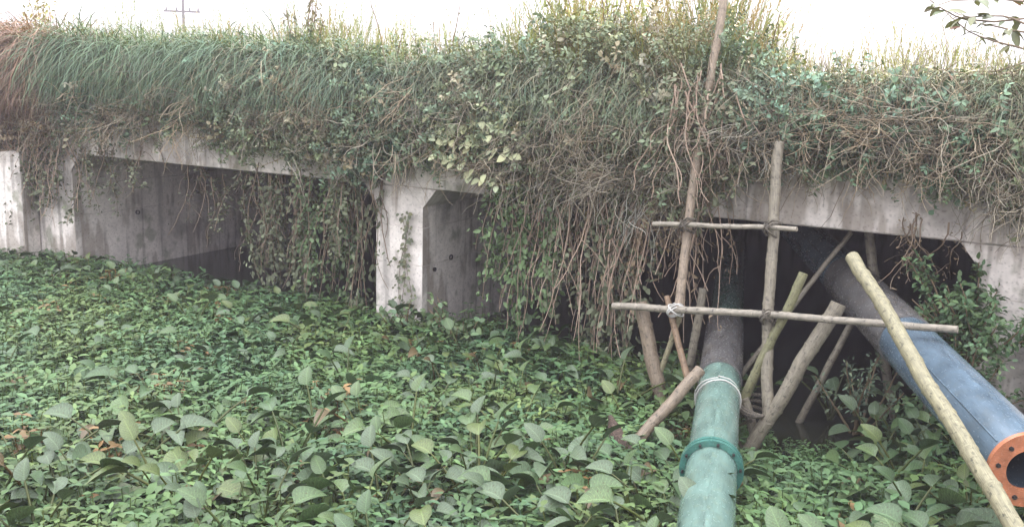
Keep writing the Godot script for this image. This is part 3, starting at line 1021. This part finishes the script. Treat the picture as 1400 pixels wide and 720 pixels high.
# ---------------------------------------------------------------- vines hanging across the spans
func strand(seed_: int, length: float, leaves: int, leaf_len: float, ratio: float) -> Array:
	rng.seed = seed_
	var stem := Shape.new()
	var lv := Shape.new()
	var p := Vector3.ZERO
	var d := Vector3.DOWN
	var pts := PackedVector3Array([p])
	var rad := PackedFloat32Array([0.006])
	for t in 12:
		d = (d + Vector3(rr(-0.3, 0.3), -0.28, rr(-0.3, 0.3))).normalized()
		p += d * length / 12.0
		pts.append(p)
		rad.append(0.006 - 0.0003 * t)
	stem.tube(pts, rad, 4, Color(1, 1, 1))
	for b in 3:
		var a := 1 + rng.randi() % 8
		var q := pts[a]
		var e := Vector3(rng.randfn(), -0.6, rng.randfn()).normalized()
		var bp := PackedVector3Array([q])
		var br := PackedFloat32Array([0.004])
		for t in 5:
			e = (e + Vector3(rr(-0.3, 0.3), -0.35, rr(-0.3, 0.3))).normalized()
			q += e * length * 0.05
			bp.append(q)
			br.append(0.003)
		stem.tube(bp, br, 3, Color(0.9, 0.9, 0.9), false)
	for j in leaves:
		var t := rr(0, 11.9)
		var q := pts[int(t)].lerp(pts[int(t) + 1], t - int(t)) + Vector3(rng.randfn(), rng.randfn() * 0.3, rng.randfn()) * 0.035
		var l := leaf_len * rr(0.6, 1.2)
		var tone := rr(0.5, 1.0)
		lv.leaf(q, Vector3(rng.randfn(), -0.9, rng.randfn()), (Vector3(0, 0.5, 0.7) + rdir() * 0.6).normalized(), l, l * ratio, rr(0.05, 0.4), Color(tone, tone, tone * 0.9), 0.15, 3)
	return [stem.mesh(), lv.mesh()]

func build_vines() -> void:
	var leafy_strands := []
	var bare_strands := []
	for k in 4:
		leafy_strands.append(strand(400 + k, 1.0, 85, 0.05, 0.6))
		bare_strands.append(strand(410 + k, 1.0, 14, 0.04, 0.4))
	var tints := {}
	var spec := {"green": [0.121, 0.182, 0.094], "grey": [0.165, 0.187, 0.127], "brown": [0.264, 0.198, 0.138], "bright": [0.143, 0.220, 0.110], "stem": [0.2, 0.15, 0.11], "red": [0.35, 0.26, 0.2]}
	for t in spec:
		var m: StandardMaterial3D = leafy(0.6, 0.3)
		m.albedo_color = lin(spec[t][0], spec[t][1], spec[t][2])
		tints[t] = m
	# u0, u1, top, bottom, strands, share bare, leaf tint, stem tint, label
	var curtains := [
		[-1.5, 0.25, 1.95, 0.85, 44, 0.6, "grey", "red", "dry thin vine strands over the left abutment corner"],
		[0.25, 1.5, 1.9, 1.1, 14, 0.6, "grey", "stem", "few short strands at the far left of the left span"],
		[1.9, 3.0, 1.62, 0.75, 10, 0.55, "grey", "stem", "thin scattered vine strands at the left of the left span"],
		[2.9, 3.75, 1.62, 0.2, 26, 0.15, "grey", "stem", "leafy grey-green vine curtain in the middle of the left span"],
		[3.7, 4.4, 1.62, 0.15, 20, 0.3, "green", "stem", "green vine curtain hanging near the pier in the left span"],
		[4.35, 4.85, 1.95, 0.25, 12, 0.5, "grey", "stem", "thin vine strands along the left edge of the pier"],
		[6.22, 6.75, 1.95, 0.40, 22, 0.1, "bright", "stem", "fresh green vine hanging beside the pale pier wall"],
		[6.7, 7.25, 2.0, 0.28, 24, 0.6, "grey", "red", "brown vine curtain in the left half of the right span"],
		[7.1, 7.75, 2.0, 0.30, 30, 0.55, "grey", "red", "greyish tangled vine curtain left of the crossbars"],
		[7.65, 8.25, 2.25, 0.70, 34, 0.9, "brown", "red", "dry reddish root tangle hanging behind the tall tan pole"],
		[7.98, 8.5, 2.72, 1.85, 22, 0.55, "grey", "red", "leafy dry strands draped over the tall tan pole"],
		[9.55, 10.15, 1.7, 1.2, 9, 0.95, "brown", "stem", "few short dry roots hanging over the dark right corner"]]
	for c in curtains:
		rng.seed = int(c[0] * 100)
		var mid: float = (c[0] + c[1]) * 0.5
		var o := thing("hanging_vine", c[8], "vine", place * Transform3D(Basis.IDENTITY, Vector3(mid, c[2], 0.45 if c[2] > 2.5 else (0.1 if c[2] > 1.65 else -0.12))), "vine curtains hanging across the spans")
		for k in int(c[4]):
			var bare: bool = rng.randf() < c[5]
			var mesh: Array = bare_strands[rng.randi() % 4] if bare else leafy_strands[rng.randi() % 4]
			var L: float = (c[2] - c[3]) * rr(0.6, 1.12)
			var x: float = rr(c[0], c[1]) - mid
			var t := Transform3D(Basis(Vector3.UP, rr(0, TAU)).scaled(Vector3(rr(0.9, 1.5), L, rr(0.9, 1.5))), Vector3(x, rr(-0.25, 0.1), rr(-0.06, 0.16)))
			var st := part("stem", mesh[0], tints[c[7]], o, t)
			part("leaves", mesh[1], tints[c[6]], st)
	# vine climbing the front of the pier
	rng.seed = 470
	var p := thing("pier_creeper", "sparse creeper climbing the pale front of the pier", "creeper", place * Transform3D(Basis.IDENTITY, Vector3(5.12, 0.0, 0.03)))
	for k in 3:
		var s := Shape.new()
		var q := Vector3(rr(-0.1, 0.05), 0.1, 0.01)
		var d := Vector3(0, 1, 0)
		var pts := PackedVector3Array([q])
		var rad := PackedFloat32Array([0.006])
		var lv := Shape.new()
		for t in 10:
			d = (d + Vector3(rr(-0.35, 0.35), 0.2, 0)).normalized()
			q += d * 0.12
			q.z = 0.012
			pts.append(q)
			rad.append(0.004)
			for j in 4:
				var l := rr(0.03, 0.06)
				lv.leaf(q + Vector3(rr(-0.05, 0.05), rr(-0.05, 0.05), 0.01), Vector3(rng.randfn(), -0.4, 0.3), Vector3(0, 0.4, 1), l, l * 0.7, 0.2, jitter(Color(0.11, 0.12, 0.07), 0.3), 0.12, 3)
		s.tube(pts, rad, 4, Color(0.16, 0.13, 0.1))
		var st := part("stem", s.mesh(), M.dry, p)
		part("leaves", lv.mesh(), M.leaf, st)

# ---------------------------------------------------------------- weeds on the canal
func broad_zone(u: float, w: float) -> float:      # how likely broad-leaved plants are here
	var near := (1.0 - smoothstep(6.1, 7.0, Vector2(u - 10.63, w - 7.78).length())) * 0.6
	var wall := (1.0 - smoothstep(0.6, 1.4, w)) * 1.0
	var right := smoothstep(5.8, 6.8, u) * 0.5
	if u > 8.45 and u < 9.75 and w > 0.3 and w < 1.9:
		return 0.0
	return clampf(maxf(maxf(near, wall), right) + noise.get_noise_2d(u * 40, w * 40) * 1.3, 0.0, 1.0)

func in_canal(u: float, w: float) -> bool:
	if w < 0.06 and (u < 0.1 or (u > 4.6 and u < 5.38) or u > 10.15):
		return false
	if w < -1.3:
		return false
	return w < 6.2 and u > -2.6 + maxf(0.0, w) * 0.1 and u < 12.4

func in_field(u: float, w: float, reach: float) -> bool:
	var rel := place.basis * (Vector3(u, 0.3, w) - Vector3(10.63, 2.69, 7.78))
	return rel.z < -3.6 and absf(rel.x / rel.z) < reach

func build_weeds() -> void:
	# the fine weed: one mass
	for variant in 4:
		var mesh := weed_clump(500 + variant, 13, 0.17, [0.16, 0.22, 0.19, 0.26][variant], [0.06, 0.07, 0.085, 0.065][variant])
		rng.seed = 510 + variant
		var at := []
		var col := []
		while at.size() < 1350:
			var u := rr(-2.6, 12.4)
			var w := rr(-0.5, 6.2)
			if not in_canal(u, w) or not in_field(u, w, 0.72):
				continue
			if w < -0.12 or w < 0.0 and rng.randf() < 0.6 or u > 8.6 and u < 9.95 and w < 0.85:
				continue
			var hgt := 0.02 + noise.get_noise_2d(u * 20, w * 20) * 0.08
			at.append(spun(rr(0, TAU), Vector3(rr(-0.15, 0.15), 0, rr(-0.15, 0.15)), rr(0.75, 1.25) * (0.6 if u > 8.3 and u < 9.8 and w < 1.8 else 1.0), Vector3(u, hgt, w)))
			var k := noise.get_noise_2d(u * 30 + 50, w * 30)
			var base := Color(0.105, 0.17, 0.062).lerp(Color(0.085, 0.152, 0.074), clampf(0.5 + k * 1.6, 0, 1))
			if noise.get_noise_2d(u * 25, w * 25 + 700) > 0.18 and rng.randf() < 0.6:
				base = Color(0.122, 0.175, 0.065)
			elif rng.randf() < 0.03:
				base = Color(0.22, 0.13, 0.06)
			col.append(jitter(base, 0.2))
		stuff("floating_weed", mesh, M.leaf, at, col, null, ["small-leaved floating weed covering the canal", "taller small-leaved weed in the floating mat", "larger-leaved weed in the floating mat", "tallest weed shoots in the floating mat"][variant], "weeds")
	# broad-leaved plants: each its own thing; the nearer ones leaf by leaf
	var leaves := []
	for k in 8:
		leaves.append(broad_leaf(530 + k, 0.27 + 0.025 * k, [0.14, 0.16, 0.12, 0.15, 0.17, 0.13, 0.155, 0.145][k], [0.5, 0.9, 1.3, 0.7, 1.1, 0.4, 1.5, 0.8][k]))
	var tints := []
	for t in [[0.106, 0.179, 0.080], [0.087, 0.156, 0.076], [0.125, 0.198, 0.087], [0.114, 0.171, 0.106], [0.133, 0.186, 0.068], [0.152, 0.114, 0.061]]:
		var m: StandardMaterial3D = leafy(0.5, 0.25, 0.45)
		m.albedo_color = lin(t[0] * 1.15, t[1] * 1.15, t[2] * 1.15)
		m.albedo_texture = M.veins
		tints.append(m)
	rng.seed = 540
	var eye := Vector3(10.63, 2.69, 7.78)
	var spots := []
	var tries := 0
	while spots.size() < 300 and tries < 40000:
		tries += 1
		var u := rr(-1.8, 11.2)
		var w := rr(0.05, 5.6)
		if not in_canal(u, w) or rng.randf() > broad_zone(u, w) * 0.9:
			continue
		# the photograph's field, with a margin
		if not in_field(u, w, 0.66):
			continue
		var close := false
		for q in spots:
			if q.distance_to(Vector2(u, w)) < 0.17:
				close = true
				break
		if not close:
			spots.append(Vector2(u, w))
	for q in spots:
		var dist := Vector2(q.x - eye.x, q.y - eye.z).length()
		var label := "in the middle of the weed mat"
		if dist < 5.6:
			label = "at the very front of the weed mat"
		elif dist < 6.4:
			label = "in the second row of the weed mat"
		elif q.y < 1.2 and q.x < 2.4:
			label = "at the foot of the left abutment"
		elif q.y < 1.2 and q.x < 4.6:
			label = "under the vine curtains of the left span"
		elif q.y < 1.2 and q.x < 5.9:
			label = "at the foot of the pier"
		elif q.x > 9.3:
			label = "below the blue pipe"
		elif q.x > 8.3:
			label = "beside the green pipe"
		elif q.x > 5.4 and q.y < 1.4:
			label = "under the brown vine curtains"
		var tint: int = [0, 0, 1, 1, 2, 2, 3, 3, 3, 4][rng.randi() % 10]
		var browned: bool = rng.randf() < 0.2
		label = ["mid green", "dark green", "light green", "bluish green", "yellow-green"][tint] + " broad-leaved plant " + ("with a browned leaf " if browned else "") + label
		var o := thing("floating_plant", label, "plant", place * Transform3D(Basis.IDENTITY, Vector3(q.x, 0.03, q.y)), "broad-leaved plants of the weed mat")
		var sc := rr(0.8, 1.15) * lerpf(1.15, 0.85, smoothstep(5.5, 11.0, dist))
		var n := 6 + rng.randi() % 4
		for k in n:
			var t := Transform3D((Basis(Vector3.UP, TAU * (k + rr(-0.3, 0.3)) / n)).scaled(Vector3.ONE * sc * rr(0.75, 1.1)), Vector3(rr(-0.03, 0.03), 0, rr(-0.03, 0.03)))
			part("leaf", leaves[rng.randi() % 8], tints[5 if browned and k == 0 else tint], o, t)

func build_far() -> void:
	# a power pole a long way behind, only its crossarms showing over the grass
	var o := thing("utility_pole", "distant power pole with two crossarms above the grass at left", "utility pole", Transform3D(Basis(Vector3.UP, 0.2), Vector3(-27.0, 1.2, -80.0)))
	var s := Shape.new()
	s.tube(PackedVector3Array([Vector3(0, -1, 0), Vector3(0, 7.0, 0)]), PackedFloat32Array([0.16, 0.1]), 8)
	part("post", s.mesh(), M.cement_pole, o)
	for h in [6.6, 5.5]:
		s = Shape.new()
		s.box(Vector3(-1.5, h, -0.12), Vector3(1.3, h + 0.14, 0.0), 0.01)
		var arm := part("crossarm", s.mesh(), M.cement_pole, o)
		for x in [-1.3, -0.5, 0.5, 1.15]:
			s = Shape.new()
			s.tube(PackedVector3Array([Vector3(x, h + 0.14, -0.06), Vector3(x, h + 0.38, -0.06)]), PackedFloat32Array([0.08, 0.05]), 6)
			part("insulator", s.mesh(), M.cement_pole, arm)

func _ready() -> void:
	# camera: phone on the near bank, a little above the deck, tipped down and slightly rolled
	var cam := Camera3D.new()
	cam.name = "camera"
	cam.fov = 30.45
	cam.near = 0.05
	cam.far = 1500.0
	cam.transform = Transform3D(Basis(Vector3.RIGHT, -0.1946) * Basis(Vector3.BACK, 0.0283), Vector3(0, 2.69, 0))
	add_child(cam)
	cam.current = true
	# a bright hazy sky, brighter overhead than at the horizon
	var sky_mat := ProceduralSkyMaterial.new()
	sky_mat.sky_horizon_color = lin(0.185, 0.183, 0.19)
	sky_mat.sky_top_color = lin(0.88, 0.89, 0.94)
	sky_mat.sky_curve = 0.62
	sky_mat.sun_angle_max = 4.0
	sky_mat.ground_horizon_color = lin(0.2, 0.2, 0.17)
	sky_mat.ground_bottom_color = lin(0.1, 0.1, 0.08)
	sky_mat.sky_energy_multiplier = 1.42
	var env := Environment.new()
	env.background_mode = Environment.BG_SKY
	env.sky = Sky.new()
	env.sky.sky_material = sky_mat
	env.tonemap_mode = Environment.TONE_MAPPER_LINEAR
	env.tonemap_exposure = 3.3
	env.fog_enabled = true
	env.fog_density = 0.0022
	env.fog_light_color = Color(0.93, 0.92, 1.0)
	env.sdfgi_enabled = true
	env.ssao_enabled = true
	env.ssil_enabled = true
	var we := WorldEnvironment.new()
	we.name = "world_environment"
	we.environment = env
	add_child(we)
	# the sun, low and veiled, behind the culvert
	var sun := DirectionalLight3D.new()
	sun.name = "sun"
	sun.light_energy = 1.3
	sun.light_color = Color(1.0, 0.9, 0.74)
	sun.light_angular_distance = 3.0
	sun.shadow_enabled = true
	sun.transform = Transform3D(Basis.looking_at(-Vector3(0.4, 0.34, -0.87).normalized(), Vector3.UP), Vector3(0, 20, 0))
	add_child(sun)
	noise.seed = 3
	noise.frequency = 0.02
	make_materials()
	build_land()
	build_culvert()
	build_pipes()
	build_bamboo()
	build_far()
	build_deck_plants()
	build_shrubs()
	build_vines()
	build_weeds()
